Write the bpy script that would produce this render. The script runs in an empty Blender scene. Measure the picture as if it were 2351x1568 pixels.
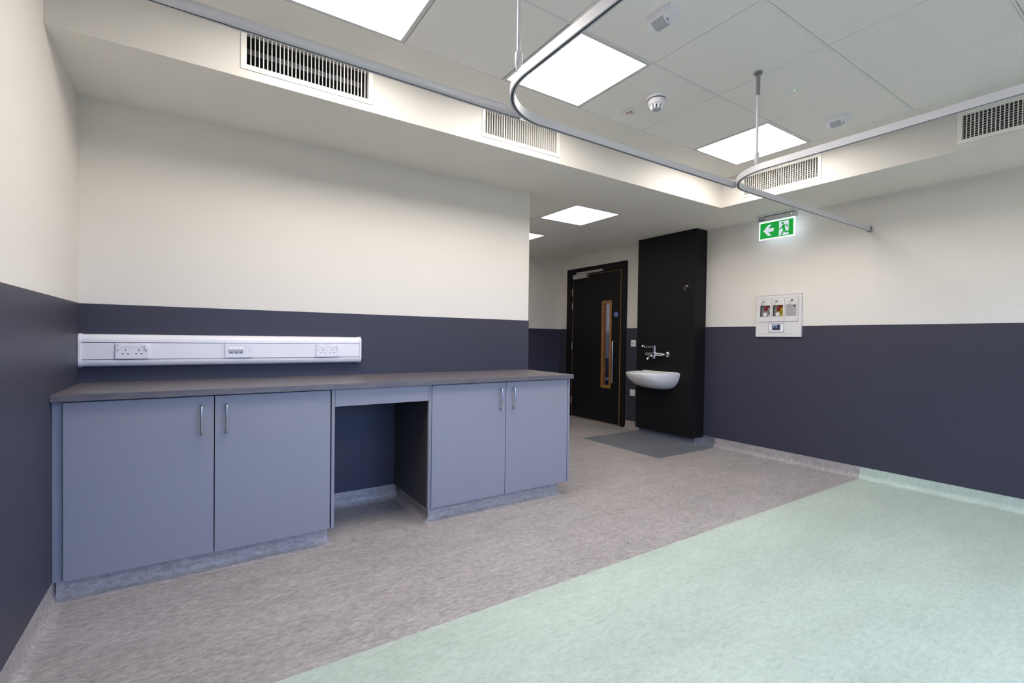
import bpy, bmesh, math, random
from mathutils import Vector, Matrix
random.seed(7)
S = bpy.context.scene
COL = S.collection
PI = math.pi

# ------------------------------------------------------------------ camera
W_IMG = 2351.0
F_PX, CX, CY = 1084.98, 1150.26, 793.75
YAW, PITCH, ROLL = -0.5736, -0.0160, 0.0132
cam_d = bpy.data.cameras.new('camera')
cam = bpy.data.objects.new('camera', cam_d)
COL.objects.link(cam)
S.camera = cam
cam_d.sensor_fit = 'HORIZONTAL'
cam_d.sensor_width = 36.0
cam_d.lens = F_PX / W_IMG * 36.0
cam_d.shift_x = (W_IMG / 2 - CX) / W_IMG
cam_d.shift_y = (CY - 1568 / 2) / W_IMG
cam_d.clip_start = 0.05
cam_d.clip_end = 100
fw = Vector((-math.sin(YAW) * math.cos(PITCH), math.cos(YAW) * math.cos(PITCH), math.sin(PITCH)))
r0 = Vector((math.cos(YAW), math.sin(YAW), 0))
u0 = r0.cross(fw)
rr = r0 * math.cos(ROLL) + u0 * math.sin(ROLL)
uu = -r0 * math.sin(ROLL) + u0 * math.cos(ROLL)
m = Matrix((rr, uu, -fw)).transposed().to_4x4()
m.translation = Vector((0.5155, -3.3058, 1.1755))
cam.matrix_world = m

# ------------------------------------------------------------------ world, daylight, exposure
S.view_settings.view_transform = 'Standard'
S.view_settings.look = 'None'
S.view_settings.exposure = 0.12
S.view_settings.gamma = 1.0
S.view_settings.use_curve_mapping = False
S.cycles.use_denoising = True
S.cycles.max_bounces = 12
S.cycles.diffuse_bounces = 6
S.cycles.glossy_bounces = 4
S.cycles.transparent_max_bounces = 12
S.cycles.sample_clamp_indirect = 6.0
S.cycles.caustics_reflective = False
S.cycles.caustics_refractive = False

world = bpy.data.worlds.new('world')
S.world = world
world.use_nodes = True
bg = world.node_tree.nodes['Background']
bg.inputs['Strength'].default_value = 14.0
_n = world.node_tree.nodes; _l = world.node_tree.links.new
_tc = _n.new('ShaderNodeTexCoord'); _sx = _n.new('ShaderNodeSeparateXYZ'); _rp = _n.new('ShaderNodeValToRGB')
_rp.color_ramp.elements[0].position = 0.02            # the ground and the buildings outside
_rp.color_ramp.elements[0].color = (0.030, 0.032, 0.036, 1)
_rp.color_ramp.elements[1].position = 0.13            # overcast blue sky above them
_rp.color_ramp.elements[1].color = (0.22, 0.43, 1.0, 1)
_l(_tc.outputs['Generated'], _sx.inputs[0]); _l(_sx.outputs['Z'], _rp.inputs['Fac']); _l(_rp.outputs['Color'], bg.inputs['Color'])

LAMP = 22.0              # radiance of the LED panels
LAMP_COL = (1.0, 0.935, 0.865)

# room dimensions (metres)
W1, XR, YF, YB = 2.934, 5.367, 2.510, -5.60
ZB, ZT, ZD, ZC = 2.423, 2.685, 1.331, 0.100
BY, BX = -0.677, 4.650
GX, GY, AX, AY, T = 2.6132, -0.9522, 4.0778, 0.0192, 0.6
YG = -1.570              # where the green flooring starts
WIN = (0.7, 3.7, 0.85, 2.30)

pd = bpy.data.lights.new('window_daylight', 'AREA')
pd.shape = 'RECTANGLE'
pd.size = WIN[1] - WIN[0]
pd.size_y = WIN[3] - WIN[2]
pd.cycles.is_portal = True
po = bpy.data.objects.new('window_daylight', pd)
COL.objects.link(po)
po.location = ((WIN[0] + WIN[1]) / 2, YB - 0.16, (WIN[2] + WIN[3]) / 2)
po.rotation_euler = (PI / 2, 0, 0)

# ------------------------------------------------------------------ materials
def new_mat(name):
    mt = bpy.data.materials.new(name)
    mt.use_nodes = True
    nt = mt.node_tree
    return mt, nt, nt.nodes['Principled BSDF']

def mat(name, col, rough=0.5, metal=0.0, spec=0.5, var=0.0, scale=(20, 20, 20), bump=0.0, coat=0.0):
    mt, nt, b = new_mat(name)
    b.inputs['Base Color'].default_value = (*col, 1)
    b.inputs['Roughness'].default_value = rough
    b.inputs['Metallic'].default_value = metal
    b.inputs['Specular IOR Level'].default_value = spec
    if coat:
        b.inputs['Coat Weight'].default_value = coat
        b.inputs['Coat Roughness'].default_value = 0.05
    if var or bump:
        tc = nt.nodes.new('ShaderNodeTexCoord')
        mp = nt.nodes.new('ShaderNodeMapping')
        mp.inputs['Scale'].default_value = scale
        nz = nt.nodes.new('ShaderNodeTexNoise')
        nz.inputs['Detail'].default_value = 6
        nz.inputs['Scale'].default_value = 1.0
        nt.links.new(tc.outputs['Object'], mp.inputs['Vector'])
        nt.links.new(mp.outputs['Vector'], nz.inputs['Vector'])
        if var:
            rp = nt.nodes.new('ShaderNodeValToRGB')
            rp.color_ramp.elements[0].position = 0.3
            rp.color_ramp.elements[1].position = 0.7
            rp.color_ramp.elements[0].color = (*[c * (1 - var) for c in col], 1)
            rp.color_ramp.elements[1].color = (*[min(1, c * (1 + var)) for c in col], 1)
            nt.links.new(nz.outputs['Fac'], rp.inputs['Fac'])
            nt.links.new(rp.outputs['Color'], b.inputs['Base Color'])
        if bump:
            bp = nt.nodes.new('ShaderNodeBump')
            bp.inputs['Strength'].default_value = bump
            bp.inputs['Distance'].default_value = 0.002
            nt.links.new(nz.outputs['Fac'], bp.inputs['Height'])
            nt.links.new(bp.outputs['Normal'], b.inputs['Normal'])
    return mt

def lino(name, dark, mid, light, fleck, amount=0.5, vary=0.12):
    """marbled linoleum: streaks run along X, with pale flecks"""
    mt, nt, b = new_mat(name)
    L = nt.links.new
    tc = nt.nodes.new('ShaderNodeTexCoord')
    def noise(sc, det, rough, dist=0.0):
        mp = nt.nodes.new('ShaderNodeMapping')
        mp.inputs['Scale'].default_value = sc
        nz = nt.nodes.new('ShaderNodeTexNoise')
        nz.inputs['Scale'].default_value = 1.0
        nz.inputs['Detail'].default_value = det
        nz.inputs['Roughness'].default_value = rough
        nz.inputs['Distortion'].default_value = dist
        L(tc.outputs['Object'], mp.inputs['Vector'])
        L(mp.outputs['Vector'], nz.inputs['Vector'])
        return nz
    n1 = noise((26, 58, 58), 10, 0.78, 0.5)
    rp = nt.nodes.new('ShaderNodeValToRGB')
    e = rp.color_ramp.elements
    e[0].position = 0.33; e[0].color = (*dark, 1)
    e[1].position = 0.70; e[1].color = (*light, 1)
    x = e.new(0.5); x.color = (*mid, 1)
    L(n1.outputs['Fac'], rp.inputs['Fac'])
    n2 = noise((50, 120, 120), 5, 0.6, 2.0)
    r2 = nt.nodes.new('ShaderNodeValToRGB')
    r2.color_ramp.elements[0].position = 0.60
    r2.color_ramp.elements[1].position = 0.72
    r2.color_ramp.elements[0].color = (0, 0, 0, 1)
    r2.color_ramp.elements[1].color = (amount, amount, amount, 1)
    L(n2.outputs['Fac'], r2.inputs['Fac'])
    mx = nt.nodes.new('ShaderNodeMix'); mx.data_type = 'RGBA'
    L(r2.outputs['Color'], mx.inputs['Factor'])
    L(rp.outputs['Color'], mx.inputs['A'])
    mx.inputs['B'].default_value = (*fleck, 1)
    n3 = noise((1.1, 2.2, 2.2), 3, 0.5)
    r3 = nt.nodes.new('ShaderNodeMapRange')
    r3.inputs['From Min'].default_value = 0.3; r3.inputs['From Max'].default_value = 0.7
    r3.inputs['To Min'].default_value = 0.93; r3.inputs['To Max'].default_value = 1.07
    L(n3.outputs['Fac'], r3.inputs['Value'])
    n4 = noise((5, 12, 12), 6, 0.65, 0.3)
    r4 = nt.nodes.new('ShaderNodeMapRange')
    r4.inputs['From Min'].default_value = 0.3; r4.inputs['From Max'].default_value = 0.7
    r4.inputs['To Min'].default_value = 1 - vary; r4.inputs['To Max'].default_value = 1 + vary
    L(n4.outputs['Fac'], r4.inputs['Value'])
    mu = nt.nodes.new('ShaderNodeMath'); mu.operation = 'MULTIPLY'
    L(r3.outputs['Result'], mu.inputs[0]); L(r4.outputs['Result'], mu.inputs[1])
    hs = nt.nodes.new('ShaderNodeHueSaturation')
    L(mu.outputs[0], hs.inputs['Value'])
    L(mx.outputs['Result'], hs.inputs['Color'])
    L(hs.outputs['Color'], b.inputs['Base Color'])
    b.inputs['Roughness'].default_value = 0.42
    b.inputs['Specular IOR Level'].default_value = 0.4
    bp = nt.nodes.new('ShaderNodeBump')
    bp.inputs['Strength'].default_value = 0.12
    bp.inputs['Distance'].default_value = 0.001
    L(n1.outputs['Fac'], bp.inputs['Height'])
    L(bp.outputs['Normal'], b.inputs['Normal'])
    return mt

def emis(name, col, strength, base=(0.8, 0.8, 0.8)):
    mt, nt, b = new_mat(name)
    b.inputs['Base Color'].default_value = (*base, 1)
    b.inputs['Emission Color'].default_value = (*col, 1)
    b.inputs['Emission Strength'].default_value = strength
    return mt

def glass(name, tint=(1, 1, 1), gloss=0.06):
    mt = bpy.data.materials.new(name); mt.use_nodes = True
    nt = mt.node_tree; nt.nodes.clear()
    o = nt.nodes.new('ShaderNodeOutputMaterial')
    t = nt.nodes.new('ShaderNodeBsdfTransparent'); t.inputs['Color'].default_value = (*tint, 1)
    g = nt.nodes.new('ShaderNodeBsdfGlossy'); g.inputs['Roughness'].default_value = 0.02
    x = nt.nodes.new('ShaderNodeMixShader'); x.inputs['Fac'].default_value = gloss
    nt.links.new(t.outputs[0], x.inputs[1]); nt.links.new(g.outputs[0], x.inputs[2])
    nt.links.new(x.outputs[0], o.inputs['Surface'])
    return mt

def oak(name):
    mt, nt, b = new_mat(name)
    L = nt.links.new
    tc = nt.nodes.new('ShaderNodeTexCoord')
    mp = nt.nodes.new('ShaderNodeMapping'); mp.inputs['Scale'].default_value = (60, 60, 4)
    nz = nt.nodes.new('ShaderNodeTexNoise'); nz.inputs['Scale'].default_value = 1; nz.inputs['Detail'].default_value = 8
    nz.inputs['Distortion'].default_value = 1.5
    rp = nt.nodes.new('ShaderNodeValToRGB')
    rp.color_ramp.elements[0].position = 0.3; rp.color_ramp.elements[0].color = (0.16, 0.065, 0.014, 1)
    rp.color_ramp.elements[1].position = 0.7; rp.color_ramp.elements[1].color = (0.42, 0.20, 0.055, 1)
    L(tc.outputs['Object'], mp.inputs['Vector']); L(mp.outputs['Vector'], nz.inputs['Vector'])
    L(nz.outputs['Fac'], rp.inputs['Fac']); L(rp.outputs['Color'], b.inputs['Base Color'])
    b.inputs['Roughness'].default_value = 0.4
    return mt

M = {
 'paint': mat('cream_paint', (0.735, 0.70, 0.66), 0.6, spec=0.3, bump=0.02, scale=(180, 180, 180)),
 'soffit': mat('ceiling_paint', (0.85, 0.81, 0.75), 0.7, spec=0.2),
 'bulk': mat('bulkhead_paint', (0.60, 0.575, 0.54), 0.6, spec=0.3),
 'tile': mat('metal_tile', (0.90, 0.86, 0.815), 0.5, spec=0.3, var=0.012, scale=(900, 900, 900)),
 'tbar': mat('tile_runner', (0.85, 0.84, 0.80), 0.45),
 'void': mat('ceiling_void', (0.05, 0.05, 0.05), 0.9),
 'clad': mat('wall_laminate', (0.047, 0.047, 0.070), 0.45, spec=0.30, var=0.10, scale=(420, 420, 420)),
 'black_lam': mat('black_laminate', (0.0105, 0.0098, 0.0105), 0.5, spec=0.14, var=0.10, scale=(420, 420, 420)),
 'cab': mat('cabinet_laminate', (0.258, 0.254, 0.293), 0.42, spec=0.4, var=0.03, scale=(420, 420, 420)),
 'carcass': mat('carcass_board', (0.050, 0.048, 0.056), 0.6),
 'work': mat('worktop_laminate', (0.125, 0.113, 0.124), 0.38, spec=0.5, var=0.16, scale=(14, 60, 60)),
 'steel': mat('brushed_steel', (0.55, 0.54, 0.53), 0.28, metal=1.0),
 'chrome': mat('chrome', (0.80, 0.81, 0.84), 0.06, metal=1.0),
 'alu': mat('anodised_track', (0.62, 0.61, 0.645), 0.42, metal=0.10),
 'alud': mat('dull_bracket', (0.30, 0.30, 0.31), 0.4, metal=0.8),
 'slot': mat('track_slot', (0.012, 0.014, 0.018), 0.5),
 'white': mat('white_plastic', (0.82, 0.81, 0.85), 0.3, spec=0.5),
 'trunk': mat('white_pvc', (0.84, 0.82, 0.86), 0.3, spec=0.5),
 'lens': mat('sensor_lens', (0.42, 0.43, 0.47), 0.35),
 'grey': mat('grey_mark', (0.22, 0.22, 0.24), 0.6),
 'dark': mat('dark_plastic', (0.012, 0.012, 0.014), 0.5),
 'grille': mat('grille_enamel', (0.74, 0.715, 0.67), 0.45),
 'duct': mat('duct_metal', (0.035, 0.035, 0.038), 0.6),
 'damper': mat('duct_flange', (0.13, 0.135, 0.15), 0.45, metal=0.4),
 'ceramic': mat('vitreous_china', (0.72, 0.71, 0.70), 0.12, spec=0.6, coat=0.5),
 'steelplate': mat('grey_plate', (0.40, 0.385, 0.42), 0.4, metal=0.2),
 'box_white': mat('enamel_white', (0.70, 0.69, 0.69), 0.35),
 'red': mat('red_valve', (0.22, 0.006, 0.012), 0.3),
 'redmark': mat('red_print', (0.35, 0.03, 0.05), 0.5),
 'yellow': mat('yellow_plate', (0.46, 0.36, 0.02), 0.45),
 'orange': mat('orange_mark', (0.75, 0.33, 0.02), 0.45),
 'brass': mat('key_brass', (0.62, 0.55, 0.42), 0.3, metal=0.9),
 'inner_grey': mat('box_inner', (0.20, 0.20, 0.20), 0.5),
 'blue': mat('blue_sign', (0.008, 0.060, 0.36), 0.35),
 'closer': mat('silver_closer', (0.46, 0.44, 0.42), 0.4, metal=0.3),
 'oak': oak('oak_veneer'),
 'edge': mat('oak_lipping', (0.30, 0.155, 0.055), 0.45),
 'screen': emis('display_screen', (0.02, 0.03, 0.07), 0.35, base=(0.01, 0.012, 0.03)),
 'screenlit': emis('display_text', (0.35, 0.55, 0.9), 0.55, base=(0.1, 0.1, 0.1)),
 'led': emis('green_led', (0.05, 1.0, 0.25), 3.0),
 'lamp': emis('led_diffuser', LAMP_COL, LAMP, base=(0.9, 0.9, 0.9)),
 'lamp_low': emis('led_diffuser_low', LAMP_COL, LAMP * 0.36, base=(0.9, 0.9, 0.9)),
 'lampframe': mat('lamp_frame', (0.62, 0.61, 0.60), 0.4),
 'sign_green': emis('sign_green', (0.0, 0.30, 0.03), 0.8, base=(0.0, 0.20, 0.03)),
 'sign_white': emis('sign_white', (0.80, 0.88, 1.0), 0.62, base=(0.35, 0.35, 0.35)),
 'sign_edge': emis('sign_edge', (0.72, 0.88, 1.0), 1.7, base=(0.8, 0.8, 0.8)),
 'glass': glass('clear_glass'),
 'fabric': mat('blue_fabric', (0.07, 0.09, 0.17), 0.8, var=0.1, scale=(300, 300, 300)),
 'wood': mat('chair_wood', (0.16, 0.06, 0.02), 0.4),
 'hall_wall': mat('hall_paint', (0.62, 0.65, 0.78), 0.6),
 'hall_dado': mat('hall_laminate', (0.28, 0.32, 0.46), 0.5),
 'hall_floor': mat('hall_floor', (0.13, 0.14, 0.22), 0.5),
 'lino': lino('beige_lino', (0.225, 0.200, 0.192), (0.345, 0.315, 0.303), (0.50, 0.468, 0.456), (0.66, 0.635, 0.625)),
 'green': lino('green_lino', (0.355, 0.435, 0.360), (0.445, 0.525, 0.450), (0.535, 0.605, 0.535), (0.66, 0.71, 0.66), 0.25, 0.06),
 'patch': lino('slate_lino', (0.120, 0.125, 0.140), (0.155, 0.160, 0.178), (0.19, 0.195, 0.215), (0.34, 0.34, 0.36), 0.22),
}

# ------------------------------------------------------------------ mesh helpers
class MB:
    """collects shapes and links them as one mesh object"""
    def __init__(s):
        s.bm = bmesh.new(); s.slots = []; s.mi = 0
    def use(s, m):
        if m not in s.slots: s.slots.append(m)
        s.mi = s.slots.index(m)
        return s
    def _set(s, faces, smooth=False):
        for f in faces:
            f.material_index = s.mi; f.smooth = smooth
    def box(s, x0, x1, y0, y1, z0, z1, bev=0.0, seg=2):
        vs = [s.bm.verts.new((x, y, z)) for x in (x0, x1) for y in (y0, y1) for z in (z0, z1)]
        q = [(0, 1, 3, 2), (4, 6, 7, 5), (0, 4, 5, 1), (2, 3, 7, 6), (0, 2, 6, 4), (1, 5, 7, 3)]
        fs = [s.bm.faces.new([vs[i] for i in a]) for a in q]
        s._set(fs)
        if bev > 0:
            ed = list({e for f in fs for e in f.edges})
            r = bmesh.ops.bevel(s.bm, geom=ed, offset=bev, segments=seg, affect='EDGES', profile=0.5)
            s._set(r['faces'], True)
        return s
    def quad(s, *pts):
        f = s.bm.faces.new([s.bm.verts.new(p) for p in pts]); s._set([f]); return s
    def prism(s, pts, z0, z1, axis='z', smooth=False):
        def P(a, b, c):
            return {'z': (a, b, c), 'y': (a, c, b), 'x': (c, a, b)}[axis]
        n = len(pts)
        lo = [s.bm.verts.new(P(a, b, z0)) for a, b in pts]
        hi = [s.bm.verts.new(P(a, b, z1)) for a, b in pts]
        f0 = s.bm.faces.new(lo); f1 = s.bm.faces.new(hi[::-1]); s._set([f0, f1])
        sd = [s.bm.faces.new((lo[i], hi[i], hi[(i + 1) % n], lo[(i + 1) % n])) for i in range(n)]
        s._set(sd, smooth)
        return s
    def tube(s, pts, r, n=14, cap=True):
        pts = [Vector(p) for p in pts]
        rs = r if isinstance(r, (list, tuple)) else [r] * len(pts)
        rings = []; ref = None
        for i, p in enumerate(pts):
            if i == 0: d = pts[1] - p
            elif i == len(pts) - 1: d = p - pts[i - 1]
            else: d = (pts[i + 1] - p).normalized() + (p - pts[i - 1]).normalized()
            d.normalize()
            if ref is None: ref = d.orthogonal().normalized()
            a = (ref - d * ref.dot(d)).normalized(); ref = a
            b = d.cross(a)
            rings.append([s.bm.verts.new(p + (a * math.cos(2 * PI * k / n) + b * math.sin(2 * PI * k / n)) * rs[i]) for k in range(n)])
        fs = []
        for A, B in zip(rings, rings[1:]):
            for k in range(n):
                fs.append(s.bm.faces.new((A[k], A[(k + 1) % n], B[(k + 1) % n], B[k])))
        s._set(fs, True)
        if cap:
            s._set([s.bm.faces.new(rings[0][::-1]), s.bm.faces.new(rings[-1])])
        return s
    def lathe(s, prof, c=(0, 0, 0), n=32, smooth=True):
        """profile of (radius, z) around the local z axis"""
        c = Vector(c); rings = []
        for r, z in prof:
            rings.append([s.bm.verts.new(c + Vector((r * math.cos(2 * PI * k / n), r * math.sin(2 * PI * k / n), z))) for k in range(n)])
        for A, B in zip(rings, rings[1:]):
            s._set([s.bm.faces.new((A[k], A[(k + 1) % n], B[(k + 1) % n], B[k])) for k in range(n)], smooth)
        s._set([s.bm.faces.new(rings[0][::-1]), s.bm.faces.new(rings[-1])])
        return s
    def sweep(s, prof, path, mats=None, n=7, caps=True):
        """prof: closed list of (offset to the right of the path, z); path in plan; convex corners are rounded"""
        P = [Vector(p) for p in path]
        st = []   # stations: (point, direction of offset, scale)
        def rt(d): return Vector((d.y, -d.x))
        for i, p in enumerate(P):
            if i == 0: st.append((p, rt((P[1] - p).normalized()), 0)); continue
            if i == len(P) - 1: st.append((p, rt((p - P[i - 1]).normalized()), i - 1)); continue
            a = rt((p - P[i - 1]).normalized()); b = rt((P[i + 1] - p).normalized())
            cr = a.x * b.y - a.y * b.x
            if cr > 0.01:        # convex: fan round the corner
                for k in range(n + 1):
                    t = k / n
                    ang = math.atan2(cr, a.dot(b)) * t
                    v = Vector((a.x * math.cos(ang) - a.y * math.sin(ang), a.x * math.sin(ang) + a.y * math.cos(ang)))
                    st.append((p, v, i - 1 if k == 0 else i))
            else:
                v = (a + b); v = v / v.dot(a)
                st.append((p, v, i))
        rings = [[s.bm.verts.new((p.x + v.x * w, p.y + v.y * w, z)) for w, z in prof] for p, v, _ in st]
        m = len(prof)
        for j, (A, B) in enumerate(zip(rings, rings[1:])):
            seg = st[j][2]
            if mats: s.use(mats[min(seg, len(mats) - 1)])
            s._set([s.bm.faces.new((A[k], A[(k + 1) % m], B[(k + 1) % m], B[k])) for k in range(m)], True)
        if caps:
            s._set([s.bm.faces.new(rings[0][::-1]), s.bm.faces.new(rings[-1])])
        return s
    def build(s, name, m=None, parent=None, sharp=40):
        if m is not None:
            if not s.slots: s.slots = [m]
        bmesh.ops.recalc_face_normals(s.bm, faces=s.bm.faces)
        for e in s.bm.edges:
            if len(e.link_faces) == 2 and e.calc_face_angle(0) > math.radians(sharp): e.smooth = False
        me = bpy.data.meshes.new(name); s.bm.to_mesh(me); s.bm.free()
        for x in s.slots: me.materials.append(M[x])
        o = bpy.data.objects.new(name, me); COL.objects.link(o)
        if parent is not None: o.parent = parent
        return o

def tag(o, label=None, cat=None, group=None, kind=None):
    if label: o['label'] = label
    if cat: o['category'] = cat
    if group: o['group'] = group
    if kind: o['kind'] = kind
    return o

def thing(name, label, cat, loc=(0, 0, 0), rot=(0, 0, 0), group=None):
    o = bpy.data.objects.new(name, None); COL.objects.link(o)
    o.empty_display_size = 0.05
    o.location = loc; o.rotation_euler = rot
    return tag(o, label, cat, group)

def dup(root, loc=None, label=None):
    r = root.copy(); COL.objects.link(r)
    if loc is not None: r.location = loc
    if label: r['label'] = label
    for ch in list(root.children):
        c = ch.copy(); COL.objects.link(c); c.parent = r
        for g in list(ch.children):
            d = g.copy(); COL.objects.link(d); d.parent = c
    return r

def struct(mb, name, m=None, parent=None):
    o = mb.build(name, m, parent)
    o['kind'] = 'structure'
    return o

def lettering(txt, size, m, parent, loc, name='lettering'):
    c = bpy.data.curves.new('t', 'FONT'); c.body = txt; c.size = size
    c.align_x = 'CENTER'; c.align_y = 'CENTER'; c.space_line = 0.85
    t = bpy.data.objects.new('t', c); COL.objects.link(t)
    bpy.context.view_layer.update()
    me = bpy.data.meshes.new_from_object(t.evaluated_get(bpy.context.evaluated_depsgraph_get()))
    bpy.data.objects.remove(t)
    me.materials.clear(); me.materials.append(M[m])
    o = bpy.data.objects.new(name, me); COL.objects.link(o)
    o.parent = parent; o.location = loc
    return o

BACK = (PI / 2, 0, 0)            # local x right, y up, z out of the back wall
RIGHT = (PI / 2, 0, -PI / 2)     # the same on the right wall
DOWN = (PI, 0, 0)                # local z points down from a ceiling

def pieces(a0, a1, b0, b1, holes):
    """split rectangle (a,b) around holes lying side by side along a"""
    out = []; a = a0
    for h0, h1, g0, g1 in sorted(holes):
        out.append((a, h0, b0, b1))
        if g0 > b0: out.append((h0, h1, b0, g0))
        if g1 < b1: out.append((h0, h1, g1, b1))
        a = h1
    out.append((a, a1, b0, b1))
    return out

# ------------------------------------------------------------------ floor
b = MB().use('lino')
b.quad((0, YG, 0), (XR, YG, 0), (XR, 0, 0), (0, 0, 0))
PX, PY0, PY1 = 4.385, -0.235, 0.875
b.quad((W1, 0, 0), (PX, 0, 0), (PX, YF, 0), (W1, YF, 0))
b.quad((PX, PY1, 0), (XR, PY1, 0), (XR, YF, 0), (PX, YF, 0))
b.use('green').quad((0, YB, 0), (XR, YB, 0), (XR, YG, 0), (0, YG, 0))
b.use('patch').quad((PX, PY0, 0.0006), (XR, PY0, 0.0006), (XR, PY1, 0.0006), (PX, PY1, 0.0006))
b.use('void').box(-0.1, XR + 0.1, YB - 0.1, YF + 0.1, -0.12, -0.002)
struct(b, 'floor')

# ------------------------------------------------------------------ walls
H = 2.78
g = 0.004
def wall(name, boxes, m='paint'):
    b = MB().use(m)
    for bx in boxes: b.box(*bx)
    return struct(b, name)
def panels(parent, axis, plane, sign, cuts, z0=ZC, z1=ZD, m='clad'):
    """laminate cladding panels; sign = side on which the wall lies"""
    for a, c in zip(cuts, cuts[1:]):
        bb = MB().use(m)
        w = sorted((plane, plane + sign * g))
        a2, c2 = a + 0.0007, c - 0.0007
        if axis == 'y': bb.box(a2, c2, w[0], w[1], z0, z1, 0.0004, 1)
        else: bb.box(w[0], w[1], a2, c2, z0, z1, 0.0004, 1)
        o = bb.build('cladding_panel', None, parent); o['kind'] = 'structure'
    for c in cuts[1:-1]:
        bb = MB().use('void'); w2 = sorted((plane + sign * 0.0012, plane + sign * g))
        if axis == 'y': bb.box(c - 0.00065, c + 0.00065, w2[0], w2[1], z0, z1)
        else: bb.box(w2[0], w2[1], c - 0.00065, c + 0.00065, z0, z1)
        o = bb.build('joint', None, parent); o['kind'] = 'structure'
wb = wall('wall_back', [(-0.1, W1 - g, g, 0.12, 0, H)])
panels(wb, 'y', 0, 1, [0, 1.497, W1 - 0.0012])
wr2 = wall('wall_return', [(W1 - 0.12, W1 - g, 0.12, YF + 0.1, 0, H)])
panels(wr2, 'x', W1, -1, [0.0, 1.4, YF])
wl = wall('wall_left', [(-0.1, -g, YB - 0.1, g, 0, H)])
panels(wl, 'x', 0, -1, [YB, -4.6, -3.1, -1.6, -0.343, 0])
wf = wall('wall_far', [(W1 - 0.1, XR + 0.1, YF + g, YF + 0.12, 0, H)])
panels(wf, 'y', YF, 1, [W1, 3.87, XR])
# right wall with the door opening
DY0, DY1, DZ1 = 1.165, 2.245, 2.175
wr = wall('wall_right', [(XR + g, XR + 0.14, YB - 0.1, DY0, 0, H), (XR + g, XR + 0.14, DY1, YF + 0.1, 0, H), (XR + g, XR + 0.14, DY0, DY1, DZ1, H)])
panels(wr, 'x', XR, 1, [YB, -4.5, -3.0, -1.517, -0.06])
panels(wr, 'x', XR, 1, [0.70, 1.104])
panels(wr, 'x', XR, 1, [2.308, YF])
# rear wall; its unseen window is invented to give the bluish daylight
x0, x1, z0, z1 = WIN
wz = wall('wall_rear', [(-0.1, x0, YB - 0.12, YB - g, 0, H), (x1, XR + 0.1, YB - 0.12, YB - g, 0, H),
                        (x0, x1, YB - 0.12, YB - g, 0, z0), (x0, x1, YB - 0.12, YB - g, z1, H)])
b = MB().use('white')
b.box(x0, x1, YB - 0.1, YB - 0.03, z0, z0 + 0.05).box(x0, x1, YB - 0.1, YB - 0.03, z1 - 0.05, z1)
for xx in (x0, (x0 + x1) / 2 - 0.025, x1 - 0.05): b.box(xx, xx + 0.05, YB - 0.1, YB - 0.03, z0 + 0.05, z1 - 0.05)
wn = struct(b, 'unseen_window_1')
struct(MB().use('glass').box(x0 + 0.05, x1 - 0.05, YB - 0.068, YB - 0.062, z0 + 0.05, z1 - 0.05), 'window_glass', None, wn)

# ------------------------------------------------------------------ cove skirtings
def arcprof(h, r, w0=0.0015, back=-0.004):
    p = [(back, 0.0005), (back, h), (w0, h), (w0, r)]
    for k in range(1, 8):
        a = (PI / 2) * k / 8
        p.append((w0 + r - r * math.cos(a), r - r * math.sin(a) + 0.0005))
    p.append((w0 + r + 0.004, 0.0008))
    return p
CP = arcprof(ZC, 0.045)
def cove(name, path, mats, parent=None):
    b = MB().use(mats[0]).sweep(CP, path, mats)
    return struct(b, name, None, parent) if parent is None else b.build(name, None, parent)
cove('baseboard_left', [(0, YB), (0, YG), (0, -0.50)], ['green', 'lino'])
cove('baseboard_back', [(1.14, 0), (1.765, 0)], ['lino'])
cove('baseboard_return', [(W1, 0.0), (W1, YF)], ['lino'])
cove('baseboard_far', [(W1, YF), (XR, YF), (XR, 2.308)], ['lino'])
CB = (5.170, -0.060, 0.755)    # basin column: front x, near y, far y
cove('baseboard_right', [(XR, 1.104), (XR, PY1), (XR, 0.735), (5.225, 0.735), (5.225, -0.052), (XR, -0.052), (XR, -0.205), (XR, YG), (XR, YB)],
     ['lino', 'patch', 'patch', 'patch', 'patch', 'patch', 'lino', 'green'])
cove('baseboard_rear', [(XR, YB), (0, YB)], ['green'])
# white weld lines at the corners of the slate cove
b = MB().use('steelplate')
for (px, py, dx, dy) in ((5.225, -0.052, -0.7071, -0.7071), (XR, -0.052, -1, -1), (5.225, 0.735, -0.7071, 0.7071)):
    pts = []
    for w, z in CP[2:]:
        pts.append((px + dx * (w + 0.0006), py + dy * (w + 0.0006), z + 0.0006))
    b.tube(pts, 0.0016, 6)
struct(b, 'trim_1')

# ------------------------------------------------------------------ ceiling
GR = [  # grilles: face, start, end along the face
    ('y', 0.694, 1.342), ('y', 2.046, 2.686), ('x', -1.521, -0.868), ('x', -2.962, -2.309)]
GZ0, GZ1 = 2.464, 2.668
IN = 0.0235
b = MB().use('soffit')
th = 0.0125
b.box(-0.05, BX, BY, 0.02, ZB, ZB + th)
b.box(BX, XR + 0.05, YB - 0.05, 0.02, ZB, ZB + th)
gx0, gx1, gy0, gy1 = AX - T, AX + T, AY, AY + 3 * T
for a in [(W1 - 0.05, gx0, 0.02, YF + 0.05), (gx1, XR + 0.05, 0.02, YF + 0.05), (gx0, gx1, gy1, YF + 0.05)]:
    b.box(a[0], a[1], a[2], a[3], ZB, ZB + th)
# upper margins
mx0, mx1, my0, my1 = GX - 4 * T, GX + 3 * T, GY - 7 * T, GY
for a in [(-0.05, mx0, YB - 0.05, BY), (mx1, BX, YB - 0.05, BY), (mx0, mx1, my1, BY), (mx0, mx1, YB - 0.05, my0)]:
    b.box(a[0], a[1], a[2], a[3], ZT, ZT + th)
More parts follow.
